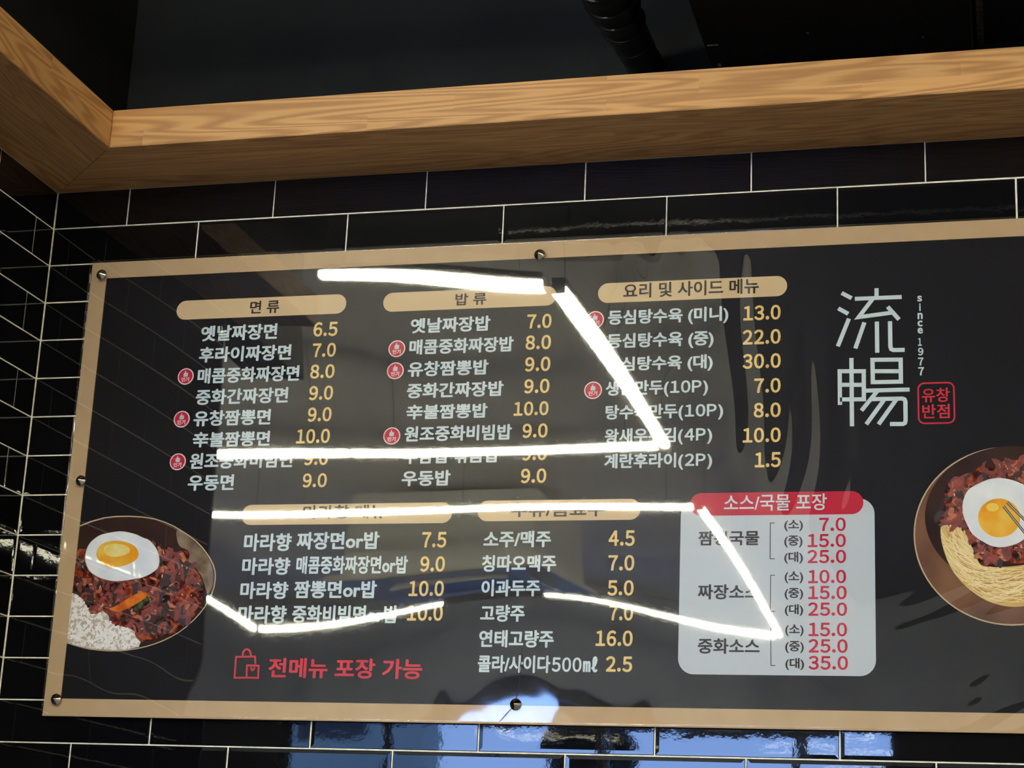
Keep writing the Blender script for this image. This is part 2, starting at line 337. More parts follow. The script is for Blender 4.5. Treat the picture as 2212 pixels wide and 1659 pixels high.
M = dict(
 wood=wood_mat(), tile=tile_mat(),
 grout=mat('pale_grout', (.80,.78,.68), .8, var=.15, vs=90),
 black=mat('black_paint', (.007,.0072,.008), .7, spec=.2, var=.25, vs=6, bump=.0004, bs=120),
 blackblue=mat('black_painted_board', (.014,.0165,.020), .55, spec=.15, var=.2, vs=4, bump=.0003, bs=60),
 duct=mat('black_tape', (.008,.008,.009), .3, bump=.0008, bs=60),
 ceil=mat('white_ceiling', (.78,.77,.73), .8, var=.04, vs=3),
 wallw=mat('warm_plaster', (.35,.31,.26), .8, var=.06, vs=3),
 walld=mat('dark_plaster', (.02,.021,.023), .7, var=.1, vs=3),
 floor=mat('floor_tile', (.15,.145,.14), .35, var=.15, vs=5),
 panel=mat('print_black', (.011,.010,.013), .5, spec=.05),
 gold=mat('print_gold', (.50,.355,.215), .5, spec=.05, var=.03, vs=30),
 pill=mat('print_pale_gold', (.62,.46,.28), .5, spec=.05),
 white=mat('print_white', (.58,.68,.74), .5, spec=.05),
 yellow=mat('print_yellow', (.78,.56,.22), .5, spec=.05),
 ink=mat('print_ink', (.03,.025,.025), .5, spec=.05),
 red=mat('print_red', (.50,.02,.05), .5, spec=.05),
 redtxt=mat('print_bright_red', (.62,.035,.06), .5, spec=.05),
 lightgrey=mat('print_light_grey', (.50,.55,.63), .5, spec=.05),
 pink=mat('print_pink_white', (.80,.66,.68), .5, spec=.05),
 acr=clear_mat('clear_acrylic', .049, rough=.017),
 glass=clear_mat('window_glass', .04, (.96,.98,.98)),
 chrome=mat('chrome', (.55,.53,.50), .06, 1.0),
 trim=mat('dark_metal', (.2,.2,.2), .3, 1.0),
 white_metal=mat('white_enamel', (.75,.75,.73), .4),
 led=mat('led_diffuser', (.9,.9,.85), .5, emit=(1,.95,.70), es=TUBE_STRENGTH),
 ledend=mat('lamp_end_cap', (.8,.8,.75), .5),
 frame=mat('black_window_frame', (.02,.02,.022), .4),
 concrete=mat('concrete', (.30,.30,.29), .8, var=.1, vs=1),
 facade=mat('teal_grey_facade', (.40,.42,.36), .8, var=.1, vs=.6),
 lintel=mat('blue_grey_plaster', (.40,.44,.52), .8, var=.06, vs=3),
 leaf=mat('dark_leaf', (.02,.035,.02), .6), bark=mat('bark', (.05,.035,.025), .9),
)
# ---------------------------------------------------------------- room shell
TH, TW, Z0 = .0755, .30, 2.75           # tile course, tile length, first visible joint line
BZ0, BZ1, BD = 2.8240, 2.8975, .197      # timber: underside, top, depth from the wall
def struct(name, L, m, label=None, parent=None):
    o = link(name, boxes(name, L), m, parent)
    if not parent: tag(o, label, kind='structure')
    return o
struct('floor', [(-6,5,-9.6,.24,-.1,0)], M['floor'], 'dark beige stone floor of the restaurant')
wb = struct('wall_back', [(-6,5,.0013,.10,0,BZ1)], M['grout'], 'back wall of long black glazed tiles with pale grout')
wl = struct('wall_left', [(-.15,-.0013,-.895,.0013,0,BZ1)], M['grout'], 'short left return wall of long black glazed tiles')
struct('wall_back_upper', [(-6,5,.24,.34,0,3.62)], M['blackblue'], 'black painted wall set back above the timber')
struct('wall_left_upper', [(-.15,0,.10,.24,0,3.62),(-.15,0,-1.45,.10,BZ1+.0005,3.62)], M['black'], 'black painted return above the timber corner')
struct('wall_right', [(5,5.1,-9.6,.34,0,3.62)], M['wallw'], 'plain plaster wall on the right of the room')
struct('wall_left_outer', [(-6.1,-6,-9.6,.34,0,3.62)], M['wallw'], 'plain plaster wall on the far left of the room')
ce = struct('ceiling', [(-6,5,-9.6,.34,3.62,3.72)], M['black'], 'black painted open ceiling')
link('ceiling_panel', boxes('ceiling_panel', [(-6,.79,-9.6,-2.6,3.56,3.62)]), M['ceil'], ce)
# front wall of the room with the shop window
WX0, WX1, WZ0, WZ1, WY = -3.27, 1.05, .35, 2.82, -9.6
struct('wall_front', [(-6,WX0,WY-.15,WY,0,WZ1),(WX1,5,WY-.15,WY,0,WZ1),(WX0,WX1,WY-.15,WY,0,WZ0)], M['walld'], 'dark front wall of the room around the shop window')
struct('trim_4', [(-6,5,WY-.15,WY,WZ1,3.62)], M['lintel'], 'blue grey lintel band above the shop window')
wn = tag(empty('window_1', ((WX0+WX1)/2, WY-.08, WZ0)), 'wide shop window with black frame bars and blue sky outside', kind='structure')
wn_off = Vector(wn.location)
def child_mesh(me, off):
    me.transform(Matrix.Translation(-off)); return me
link('window_frame', child_mesh(boxes('window_frame', [(WX0,WX0+.05,WY-.11,WY-.05,WZ0,WZ1),(WX1-.05,WX1,WY-.11,WY-.05,WZ0,WZ1),(WX0,WX1,WY-.11,WY-.05,WZ0,WZ0+.06),(WX0,WX1,WY-.11,WY-.05,WZ1-.04,WZ1)]), wn_off), M['frame'], wn)
MULX = (-2.47, -.9, .42)
for x in MULX:
    link('window_bar', child_mesh(boxes('window_bar', [(x-.03,x+.03,WY-.11,WY-.05,WZ0+.06,WZ1-.04)]), wn_off), M['frame'], wn)
XE = (WX0+.05,)+MULX+(WX1-.05,)
for i in range(4):
    link('pane', child_mesh(boxes('pane', [(XE[i]+(.03 if i else 0),XE[i+1]-(.03 if i < 3 else 0),WY-.084,WY-.078,WZ0+.06,WZ1-.04)]), wn_off), M['glass'], wn)

# ---------------------------------------------------------------- wall tiles (each its own part)
def tile_mesh(x0, x1, z0, z1):
    "glazed tile in its own frame, face towards -y; a soft cushion edge then a steep one"
    v = []; f = []
    def ring(ix, y): 
        i = len(v); v.extend([(x0+ix,y,z0+ix),(x1-ix,y,z0+ix),(x1-ix,y,z1-ix),(x0+ix,y,z1-ix)]); return i
    a = ring(0, .004); b = ring(0, .0010); c = ring(.0010, .00008); d = ring(.0065, 0)
    for p, q in ((a,b),(b,c),(c,d)):
        for k in range(4):
            f.append((p+k, p+(k+1)%4, q+(k+1)%4, q+k))
    f.append((d,d+1,d+2,d+3))
    return pyd('tile', v, f)
G = .0012      # half grout joint
cache = {}
rnd = random.Random(3)
def put_tile(parent, xa, xb, ztop, left, stuff=None):
    w_ = round(xb-xa-2*G, 4); h_ = TH-2*G
    key = (w_,)
    if key not in cache: cache[key] = tile_mesh(0, w_, 0, h_); cache[key].materials.append(M['tile'])
    dy = rnd.uniform(-.0003, .0003)
    tx, tz = rnd.gauss(0, .0009), rnd.gauss(0, .0012)
    if not left:
        mw = Matrix.Translation((xa+G, dy, ztop-TH+G)) @ Matrix.Rotation(tx, 4, 'X') @ Matrix.Rotation(tz, 4, 'Z')
    else:   # left wall: local +x runs along +y, local -y faces +x
        mw = Matrix.Translation((-dy, -xb+G, ztop-TH+G)) @ Matrix.Rotation(PI/2, 4, 'Z') @ Matrix.Rotation(tx, 4, 'X')
    if stuff is not None:
        me = cache[key]; i = len(stuff[0])
        stuff[0].extend(tuple(mw @ q.co) for q in me.vertices); stuff[1].extend(tuple(i+k for k in p.vertices) for p in me.polygons); return
    o = bpy.data.objects.new('tile', cache[key]); COL.objects.link(o); o.parent = parent; o.matrix_local = mw
NV = 20
stB = ([], []); stL = ([], [])
for r in range(0, 37):
    zt = Z0-(r-1)*TH
    if zt-TH < 0: break
    a = .1533 if r % 2 == 0 else .3033
    xs = [0.0]; x = a
    while x < 4.99: xs.append(x); x += TW
    for i in range(len(xs)-1):
        inn = r < 18 and xs[i] < 2.4
        put_tile(wb, xs[i], xs[i+1], zt, False, None if inn else stB)
    b = .2179 if r % 2 == 0 else .0679
    ys = [0.0, b]; y = b+TW
    while y < .86: ys.append(y); y += TW
    ys.append(.895)
    for i in range(len(ys)-1):
        put_tile(wl, ys[i], ys[i+1], zt, True, None if r < 30 else stL)
def stuffobj(name, st, parent):
    me = pyd(name, st[0], st[1]); o = link(name, me, M['tile'], parent); o['kind'] = 'stuff'
stuffobj('lower_tiles', stB, wb); stuffobj('lower_tiles', stL, wl)
o = link('end_cap', boxes('end_cap', [(-.15,.0,-.898,-.895,0,BZ0)]), M['black'], wl)
tag(link('trim_3', boxes('trim_3', [(-.012,.003,-.903,-.8975,0,BZ0)]), M['trim']), 'slim metal corner trim at the end of the left tiled wall', kind='structure')

# ---------------------------------------------------------------- timber beams (mitred at the corner)
def prism(name, P0, P1, z0, z1, r=.0012):
    v = [(x,y,z0) for x,y in P0]+[(x,y,z1) for x,y in P0]
    n = len(P0); f = [tuple(range(n-1,-1,-1)), tuple(range(n,2*n))]+[(i,(i+1)%n,n+(i+1)%n,n+i) for i in range(n)]
    me = pyd(name, v, f)
    bm = bmesh.new(); bm.from_mesh(me); bmesh.ops.recalc_face_normals(bm, faces=bm.faces)
    bmesh.ops.bevel(bm, geom=list(bm.edges), offset=r, segments=2, affect='EDGES'); bm.to_mesh(me); bm.free(); return me
e = .0004
t1 = link('trim_1', prism('trim_1', [(.0+e,0),(4.98,0),(4.98,-BD),(.206+e,-BD)], None, BZ0, BZ1), M['wood'])
tag(t1, 'pine timber beam running along the top of the back wall', kind='structure')
t2 = link('trim_2', prism('trim_2', [(0,-e),(-1.0,-e),(-1.0,-.206),(-BD-e,-.206)], None, BZ0, BZ1), M['wood'])
t2.rotation_euler = (0,0,PI/2)   # local -x runs along -y
tag(t2, 'pine timber beam along the top of the left wall meeting the corner mitre', kind='structure')
link('support_block', boxes('support_block', [(-.15,0,-1.45,-.898,BZ0+.01,BZ1)]), M['black'], wl)

# ---------------------------------------------------------------- black things above the beam
bx = link('bulkhead', bevbox('bulkhead', 1.262, 1.737, -.75, .24, 3.05, 3.62, .002), M['black'])
tag(bx, 'black boxed bulkhead overhead, right of the flexible duct', 'bulkhead')
for k,(x,y,lx,ly) in enumerate(((1.268,.02,.02,.005),(1.275,.10,.006,.012),(1.276,.21,.01,.004),(1.65,.05,.004,.003),(1.45,.0,.004,.004))):
    link('scuff_mark', boxes('scuff_mark', [(x,x+lx,y,y+ly,3.0494,3.0502)]), mat('scuff', (.25,.25,.24), .8) if k == 0 else bpy.data.materials['scuff'], bx)
bx2 = link('wall_box', bevbox('wall_box', 1.745, 2.3, -.5, .24, 3.12, 3.62, .002), M['blackblue'])
tag(bx2, 'charcoal box with pale scraped edge at the upper right of the ceiling', 'box')
link('scraped_edge', boxes('scraped_edge', [(1.7445,1.757,-.5,.24,3.1192,3.1205)]), mat('scraped_paint', (.10,.10,.10), .8, var=.6, vs=60), bx2)
P = []; Rr = []
for i in range(49):
    t = i/48; P.append((1.0555+.074*t+.008*math.sin(5*t), -.62+.85*t, 3.10+.02*math.sin(3*t)))
    s = .063-.027*max(0, min(1, (t-.35)/.5)); Rr.append(s*(1+.035*math.sin(i*2.1)))
du = tag(empty('flexible_duct', (1.14,-.2,3.1)), 'black taped flexible duct running back above the timber beam', 'duct')
off = Vector(du.location)
link('hose', child_mesh(tube('hose', P, Rr, 28), off), M['duct'], du)
for i in (23, 27, 31, 34, 37, 41):
    a, b_ = Vector(P[i]), Vector(P[i+1]); d = (b_-a).normalized()
    link('tape_band', child_mesh(tube('tape_band', [a-d*.005, a, a+d*.006+Vector((.001,0,-.001))], [Rr[i]*1.03+.0005, Rr[i]*1.05+.001, Rr[i]*1.03], 28), off), M['duct'], du)
link('cable', child_mesh(tube('cable', [(P[i][0]+.045+.012*math.sin(i*.25), P[i][1], P[i][2]-.02) for i in range(14, 30)], .007, 10), off), M['duct'], du)
# ---------------------------------------------------------------- menu board
BX0, BX1, BZB, BZT = .0980, 1.857, 1.8145, 2.671
mb = tag(empty('menu_board', (BX0, 0, BZB)), 'large black menu board with gold edge under clear acrylic on the tiled wall', 'menu board')
MO = Vector(mb.location)
def kid(name, me, m, parent=mb, label=None):
    # all board meshes are written in room coordinates; parents below the board sit at the board's origin
    me.transform(Matrix.Translation(-MO)); o = link(name, me, m, parent)
    if label: o['label'] = label
    return o
YPN = -.0100
kid('print_panel', bevbox('print_panel', BX0, BX1, YPN, -.0006, BZB, BZT, .0008, 1), M['panel'])
bwd = .0320
fr = []
for a in ((BX0,BX0+bwd,BZB,BZT),(BX1-bwd,BX1,BZB,BZT),(BX0+bwd,BX1-bwd,BZB,BZB+bwd-.001),(BX0+bwd,BX1-bwd,BZT-bwd,BZT)):
    fr.append((a[0],a[1],YPN-.0022,YPN-.0002,a[2],a[3]))
kid('gold_border', boxes('gold_border', fr), M['gold'], label='flat gold printed border')
Y1, Y2, Y3, Y4 = YPN-.0004, YPN-.0008, YPN-.0012, YPN-.0016
heads = []
def pillshape(b, grow=0):
    x0, x1, z0, z1 = [q*MM for q in b]; r = (z1-z0)/2-.0002
    return rrect(x0, x1, z0, z1, r, 12)
for b in LAY['pill']: heads.append((b, kid('heading_plate', flat('heading_plate', pillshape(b), Y1), M['pill'], label='pale gold rounded heading')))
sp = kid('sauce_price_panel', flat('sauce_price_panel', rrect(1.2412, 1.5622, 1.9010, 2.1930, .026, 12), Y1), M['lightgrey'], label='light grey rounded price panel')
rp = kid('sauce_heading_plate', flat('sauce_heading_plate', pillshape(LAY['redpill']), Y2), M['red'], sp)
# ---- lettering
def glyph_object(s, size_off, spacing=1.0):
    c = bpy.data.curves.new('t', 'FONT'); c.body = s; c.resolution_u = 3; c.fill_mode = 'FRONT'; c.space_character = spacing
    o = bpy.data.objects.new('t', c); COL.objects.link(o); return o
OFF = dict(w=.033, g=.031, h=.022, r=.028, p=.014, k=.026, c=.028, l=.032, s=.018)
FW = {c: chr(ord(c)+0xFEE0) for c in '0123456789.'}
DOFF = .028     # weight of Latin digits inside the Korean lines
FW['P'] = chr(ord('P')+0xFEE0)
def SEGS(s):
    "split a line so that Latin digits use the same typeface as the Korean letters"
    return [FW[q] if q in FW else q for q in re.findall(r'[0-9P]|[^0-9P]+', s)]
need = {}
for k, s, *_ in TEXTS:
    if k in 'gc' or (k == 'l' and s.isdigit()):
        for c in s: need[(FW[c], OFF[k])] = None
    else:
        for g_ in SEGS(s): need[(g_, DOFF if len(SEGS(s)) > 1 and g_ in FW.values() else OFF[k])] = None
need[('인기', .035)] = None
for key in need: need[key] = glyph_object(*key)
dg = bpy.context.evaluated_depsgraph_get()
glyph = {}
for key, o in need.items():
    me = bpy.data.meshes.new_from_object(o.evaluated_get(dg))
    v0 = [(q.co.x, q.co.y) for q in me.vertices]; f0 = [tuple(p.vertices) for p in me.polygons]
    # bold weight: the regular letter plus copies nudged round a small circle (each a hair deeper)
    v = [(x, z, 0) for x, z in v0]; f = list(f0)
    if key[1] > 0:
        for k in range(8):
            i = len(v); dx = key[1]*math.cos(k*PI/4); dz = key[1]*math.sin(k*PI/4)*.85
            v += [(x+dx, z+dz, (k+1)*.000004) for x, z in v0]; f += [tuple(i+q for q in p) for p in f0]
    glyph[key] = (v, f); bpy.data.meshes.remove(me)
for o in need.values():
    c = o.data; bpy.data.objects.remove(o); bpy.data.curves.remove(c)
def price(s, off):
    v = []; f = []; pen = 0
    zb = min(q[1] for q in glyph[(FW['0'], off)][0]) if (FW['0'], off) in glyph else 0
    for c in s:
        gv, gf = glyph[(FW[c], off)]; x0 = min(q[0] for q in gv); x1 = max(q[0] for q in gv); i = len(v)
        v += [(q[0]-x0+pen, q[1], q[2]) for q in gv]; f += [tuple(i+k for k in p) for p in gf]
        pen += x1-x0+(.085 if c != '.' else .085)
    return v, f
def line(s, off):
    sg = SEGS(s)
    if len(sg) == 1: return glyph[(s, off)]
    v = []; f = []; pen = 0
    for c in sg:
        gv, gf = glyph[(c, DOFF if c in FW.values() else off)]; x0 = min(q[0] for q in gv); x1 = max(q[0] for q in gv); i = len(v)
        v += [(q[0]-x0+pen, q[1], q[2]) for q in gv]; f += [tuple(i+k for k in p) for p in gf]
        pen += x1-x0+.09
    return v, f
def lay(name, g, box, y, m, parent=mb, label=None):
    v, f = g; x0 = min(q[0] for q in v); x1 = max(q[0] for q in v); z0 = min(q[1] for q in v); z1 = max(q[1] for q in v)
    a, b, c, d = [q*MM for q in box]
    V = [(a+(q[0]-x0)/(x1-x0)*(b-a), y+q[2], c+(q[1]-z0)/(z1-z0)*(d-c)) for q in v]
    return kid(name, pyd(name, V, f), m, parent, label)
KM = dict(w=('menu_text', 'white'), g=('price_text', 'yellow'), h=('heading_text', 'ink'), r=('takeaway_text', 'redtxt'), p=('heading_text', 'white'), k=('sauce_text', 'ink'), c=('sauce_price_text', 'red'), l=('since_letter', 'white'), s=('seal_text', 'redtxt'))
seal_box = LAY['seal']
sx0 = min(p[0] for p in seal_box)*MM; sx1 = max(p[0] for p in seal_box)*MM; sz0 = min(p[1] for p in seal_box)*MM; sz1 = max(p[1] for p in seal_box)*MM
seal = kid('seal_outline', stroke('seal_outline', [(lambda q: q+[q[0]])(rrect(sx0+.0013, sx1-.0013, sz0+.0013, sz1-.0013, .010, 6))], .0026, Y1), M['redtxt'], label='red rounded seal outline')
for k, s, *b in TEXTS:
    nm, mm = KM[k]
    g = price(s, OFF[k]) if (k in 'gc' or (k == 'l' and s.isdigit())) else line(s, OFF[k])
    par, y = mb, Y2
    if k == 'h':
        for hb, ho in heads:
            if hb[0] < b[0] < hb[1] and abs((hb[2]+hb[3])/2-(b[2]+b[3])/2) < 25: par = ho
    if k == 'p': par = rp; y = Y3
    if k in 'kc': par = sp
    if k == 's': par = seal
    lay(nm, g, b, y, M[mm], par)
for P in LAY['bracket']: kid('bracket', stroke('bracket', [mp(P)], .0012, Y2), M['ink'], sp)
for i, P in enumerate(LAY['logo']): kid('logo_stroke', stroke('logo_stroke', [mp(P)], .0070, Y1-.00003*i), M['white'])
bag = kid('bag_icon', stroke('bag_icon', [mp(P) for P in LAY['bag'][:3]]+[mp(LAY['bag'][3])], .0032, Y1), M['redtxt'], label='red outline of two shopping bags')
THUMB = [(-5.2,-1.0),(-5.2,6.2),(-4.2,7.3),(-3.0,8.2),(-2.0,10.2),(-1.6,12.6),(-.7,12.8),(.2,11.2),(.5,9.2),(.3,8.0),(4.4,8.0),(5.2,7.2),(5.2,-.2),(4.2,-1.2),(-4.4,-1.4)]
for x, z, r in LAY['badge']:
    x *= MM; z *= MM; r = .0158
    circ = lambda q: [(x+q*math.cos(2*PI*i/40), z+q*math.sin(2*PI*i/40)) for i in range(40)]
    bd = kid('popular_badge', flat('popular_badge', circ(r), Y1), M['pink'], label='round red badge with a thumb up')
    kid('badge_face', flat('badge_face', circ(r*.87), Y2), M['red'], bd)
    kid('thumb_mark', flat('thumb_mark', [(x+a*.00082, z+(b+.5)*.00082) for a, b in THUMB], Y3), M['lightgrey'], bd)
    lay('badge_text', glyph[('인기', .035)], [(x-.0078)*1e3, (x+.0078)*1e3, (z-.0103)*1e3, (z-.0017)*1e3], Y3, M['pink'], bd)

# ---- printed pictures of the two dishes (flat print)
def noisecol(name, stops, scale, detail=3, vor=False, dist=0):
    b = NB(name); g = b.n('ShaderNodeNewGeometry')
    if vor:
        t_ = b.n('ShaderNodeTexVoronoi'); t_.inputs['Scale'].default_value = scale; t_.feature = 'F1'; outp = t_.outputs['Distance']
        wn_ = b.n('ShaderNodeTexNoise'); wn_.inputs['Scale'].default_value = scale*.8; b.l(g.outputs['Position'], wn_.inputs['Vector'])
        mx = b.n('ShaderNodeMix', data_type='RGBA', blend_type='LINEAR_LIGHT'); mx.inputs[0].default_value = .02
        b.l(g.outputs['Position'], mx.inputs[6]); b.l(wn_.outputs['Color'], mx.inputs[7]); b.l(mx.outputs[2], t_.inputs['Vector'])
    else:
        t_ = b.n('ShaderNodeTexNoise'); t_.inputs['Scale'].default_value = scale; t_.inputs['Detail'].default_value = detail; t_.inputs['Distortion'].default_value = dist
        outp = t_.outputs[0]; b.l(g.outputs['Position'], t_.inputs['Vector'])
    r = b.n('ShaderNodeValToRGB'); b.l(outp, r.inputs[0])
    while len(r.color_ramp.elements) < len(stops): r.color_ramp.elements.new(.5)
    for e_, (p_, c_) in zip(r.color_ramp.elements, stops): e_.position = p_; e_.color = (*c_, 1)
    b.l(r.outputs[0], b.p.inputs['Base Color']); b.p.inputs['Roughness'].default_value = .5; b.p.inputs['Specular IOR Level'].default_value = .05
    return b.m
FM = dict(
 rim=mat('bowl_rim_print', (.55,.42,.28), .5, spec=.05),
 dark=noisecol('bowl_inside_print', [(.3,(.022,.010,.010)),(.7,(.05,.025,.02))], 9),
 brown=noisecol('bowl_bronze_print', [(.3,(.10,.045,.03)),(.7,(.22,.11,.065))], 14, 2),
 sheen=noisecol('bowl_sheen_print', [(.35,(.12,.075,.05)),(.7,(.38,.30,.22))], 20, 4),
 stew=noisecol('stew_print', [(.36,(.012,.004,.005)),(.47,(.07,.012,.010)),(.56,(.24,.035,.015)),(.68,(.42,.11,.04))], 55, 4, dist=1.2),
 rice=noisecol('rice_print', [(0,(.84,.82,.80)),(.5,(.74,.70,.68)),(.8,(.50,.40,.33)),(1,(.35,.22,.14))], 105, vor=True),
 egg=noisecol('egg_white_print', [(.3,(.66,.70,.80)),(.75,(.80,.83,.88))], 30, 3),
 eggedge=mat('egg_edge_print', (.52,.42,.28), .5, spec=.05),
 yolk=noisecol('yolk_print', [(.35,(.75,.30,.015)),(.55,(.78,.40,.04)),(.75,(.80,.55,.12))], 22, 2),
 yolk2=noisecol('yolk_highlight_print', [(.4,(.80,.58,.12)),(.7,(.80,.72,.35))], 50, 3),
 carrot=noisecol('carrot_print', [(.35,(.45,.07,.01)),(.65,(.70,.20,.02))], 60),
 green=noisecol('greens_print', [(.4,(.01,.015,.008)),(.7,(.09,.11,.05))], 120),
 noodle=noisecol('noodle_print', [(.3,(.62,.38,.13)),(.7,(.78,.62,.30))], 12, 2),
 n1=mat('noodle_light_print', (.86,.72,.42), .5, spec=.05), n2=mat('noodle_shade_print', (.42,.22,.07), .5),
 c1=mat('meat_print_a', (.23,.030,.015), .5, var=.5, vs=90), c2=mat('meat_print_b', (.15,.018,.015), .5, var=.5, vs=90),
 c3=mat('meat_print_c', (.40,.11,.04), .5, var=.4, vs=90), c4=mat('meat_print_d', (.012,.003,.003), .5, var=.5, vs=90),
 g1=mat('rice_shade_print', (.50,.43,.38), .5, spec=.05), g2=mat('rice_grain_print', (.84,.82,.82), .5, spec=.05),
 c5=mat('glaze_print', (.72,.36,.24), .5, spec=.05),
 silver=mat('fork_print', (.45,.42,.42), .5, spec=.05))
def area(P):
    return sum(P[i][0]*P[(i+1) % len(P)][1]-P[(i+1) % len(P)][0]*P[i][1] for i in range(len(P)))/2
def clip(P, xmin=BX0+.005, xmax=BX1-.005):
    for s, lim in ((1, xmin), (-1, xmax)):
        Q = []
        for i in range(len(P)):
            a, b = P[i-1], P[i]; ia, ib = s*(a[0]-lim) >= 0, s*(b[0]-lim) >= 0
            if ia != ib:
                t = (lim-a[0])/(b[0]-a[0]); Q.append((lim, a[1]+t*(b[1]-a[1])))
            if ib: Q.append(b)
        P = Q
    return P
def smooth(P, n=2):
    for _ in range(n):
        P = [q for i in range(len(P)) for q in ((P[i][0]*.75+P[(i+1) % len(P)][0]*.25, P[i][1]*.75+P[(i+1) % len(P)][1]*.25), (P[i][0]*.25+P[(i+1) % len(P)][0]*.75, P[i][1]*.25+P[(i+1) % len(P)][1]*.75))]
    return P
def shrink(P, k, rel=None):
    cx = sum(p[0] for p in P)/len(P); cz = sum(p[1] for p in P)/len(P)
    return [(cx+(x-cx)*k, cz+(z-cz)*k) for x, z in P]
def inside(p, P):
    c = False
    for i in range(len(P)):
        (x1, y1), (x2, y2) = P[i-1], P[i]
        if (y1 > p[1]) != (y2 > p[1]) and p[0] < (x2-x1)*(p[1]-y1)/(y2-y1)+x1: c = not c
    return c
yy = [YPN-.0003-.00012*i for i in range(14)]
def pic(name, P, i, m, parent, sm=1, label=None):
    P = clip(smooth(P, sm) if sm else P)
    return kid(name, flat(name, P, yy[i], t=.0001), FM[m], parent, label)
def chunks(name, region, n, i, m, parent, seed, s0=.004, s1=.012, curl=True, fat=1):
    "irregular bits of meat and vegetable of the printed dish, one flat mesh"
    r = random.Random(seed); v = []; f = []
    core = shrink(region, .93)
    xs = [p[0] for p in region]; zs = [p[1] for p in region]; k = 0; tries = 0
    while k < n and tries < n*40:
        tries += 1; c = (r.uniform(min(xs), max(xs)), r.uniform(min(zs), max(zs)))
        if not inside(c, core) or not (BX0+.02 < c[0] < BX1-.02): continue
        L_ = r.uniform(s0, s1); W_ = L_*r.uniform(.25, .6)*fat; a0 = r.uniform(0, PI); bend = r.uniform(-1.6, 1.6) if curl else 0
        m_ = 9; Lp = []; Rp = []
        for q in range(m_):
            t = q/(m_-1)-.5; a = a0+bend*t
            px = c[0]+L_*t*math.cos(a)*1.6; pz = c[1]+L_*t*math.sin(a)*1.6
            wv = W_*math.sqrt(max(0.02, 1-(2*t)**4))*r.uniform(.6, 1.1)*.6
            Lp.append((px-wv*math.sin(a), pz+wv*math.cos(a))); Rp.append((px+wv*math.sin(a), pz-wv*math.cos(a)))
        j = len(v); dy = -.0001*k/n
        v += [(x, yy[i]+dy, z) for x, z in Lp]+[(x, yy[i]+dy, z) for x, z in Rp]
        for q in range(m_-1): f.append((j+q, j+q+1, j+m_+q+1, j+m_+q))
        k += 1
    return tag(kid(name, pyd(name, v, f), FM[m], parent), kind='stuff')
Lb = {k: mp(P) for k, P in LAY['bl'].items()}
b1 = kid('rice_bowl_picture', flat('rice_bowl_picture', clip(smooth(Lb['rim'], 1)), yy[0], t=.0001), FM['rim'], label='printed photo of a bowl with stew, rice and a fried egg')
inner = shrink(Lb['rim'], .983)
pic('bowl_inside', inner, 1, 'dark', b1)
pic('bowl_sheen', Lb['sheen'], 2, 'sheen', b1, 2)
pic('stew', Lb['stew'], 3, 'stew', b1, 2)
stw = [p for p in Lb['stew']]
chunks('meat_pieces', stw, 90, 4, 'c4', b1, 1, .009, .024)
chunks('meat_pieces', stw, 70, 5, 'c2', b1, 2, .009, .024)
chunks('meat_pieces', stw, 60, 6, 'c1', b1, 3, .007, .020)
chunks('meat_pieces', stw, 38, 7, 'c3', b1, 4, .005, .014)
chunks('glaze_highlights', stw, 55, 8, 'c5', b1, 8, .0016, .004)
pic('greens', Lb['green'], 8, 'green', b1, 1)
pic('carrot_strip', Lb['carrot'], 9, 'carrot', b1, 1)
pic('rice', Lb['rice'], 10, 'rice', b1, 0)
chunks('rice_grains', Lb['rice'], 170, 11, 'g1', b1, 5, .004, .006, False, 1.7)
chunks('rice_grains', Lb['rice'], 240, 12, 'g2', b1, 6, .0035, .0058, False, 1.8)
pic('egg_edge', shrink(Lb['egg'], 1.015), 10, 'eggedge', b1, 1)
pic('egg_white', Lb['egg'], 11, 'egg', b1, 1)
pic('egg_yolk', Lb['yolk'], 12, 'yolk', b1, 1)
yk = Lb['yolk']; cxy = sum(p[0] for p in yk)/len(yk); czy = sum(p[1] for p in yk)/len(yk)
pic('yolk_highlight', [(cxy-.002+(x-cxy)*.62, czy+.006+(z-czy)*.5) for x, z in yk], 13, 'yolk2', b1, 2)
Rb = {k: mp(P) for k, P in LAY['br'].items()}
cx, cz, rz, rx = [q*MM for q in LAY['brc']]
ell = lambda k, kz=None, dx=0, dz=0, n=72: [(cx+dx+rx*k*math.cos(2*PI*i/n), cz+dz+rz*(kz or k)*math.sin(2*PI*i/n)) for i in range(n)]
b2 = kid('noodle_bowl_picture', flat('noodle_bowl_picture', clip(ell(1)), yy[0], t=.0001), FM['rim'], label='printed photo of a bowl with noodles, stew and a fried egg')
pic('bowl_inside', ell(.985), 1, 'brown', b2, 0)
pic('bowl_shadow', ell(.93, .80, .008, .030), 2, 'dark', b2, 0)
pic('noodle_bed', Rb['noodle'], 3, 'noodle', b2, 2)
def strands(name, n, i, m, seed, wd):
    r = random.Random(seed); L_ = []; nb = Rb['noodle']
    ecx, ecz = Rb['egg'][0]; ecx = sum(p[0] for p in Rb['egg'])/len(Rb['egg']); ecz = sum(p[1] for p in Rb['egg'])/len(Rb['egg'])
    tr = 0
    while len(L_) < n and tr < 4000:
        tr += 1
        rad = r.uniform(.068, .165); a = r.uniform(PI*.95, PI*1.75); da = r.uniform(.2, .6); k = r.uniform(-.3, .3)
        P = []
        for q in range(9):
            t = q/8; aa = a+da*t; rr_ = rad*(1+k*t*.5); P.append((ecx+rr_*1.02*math.cos(aa), ecz+rr_*math.sin(aa)))
        if all(inside(p, nb) and p[0] < BX1-.03 for p in P): L_.append(P)
    return tag(kid(name, stroke(name, L_, wd, yy[i], .0001), FM[m], b2), kind='stuff')
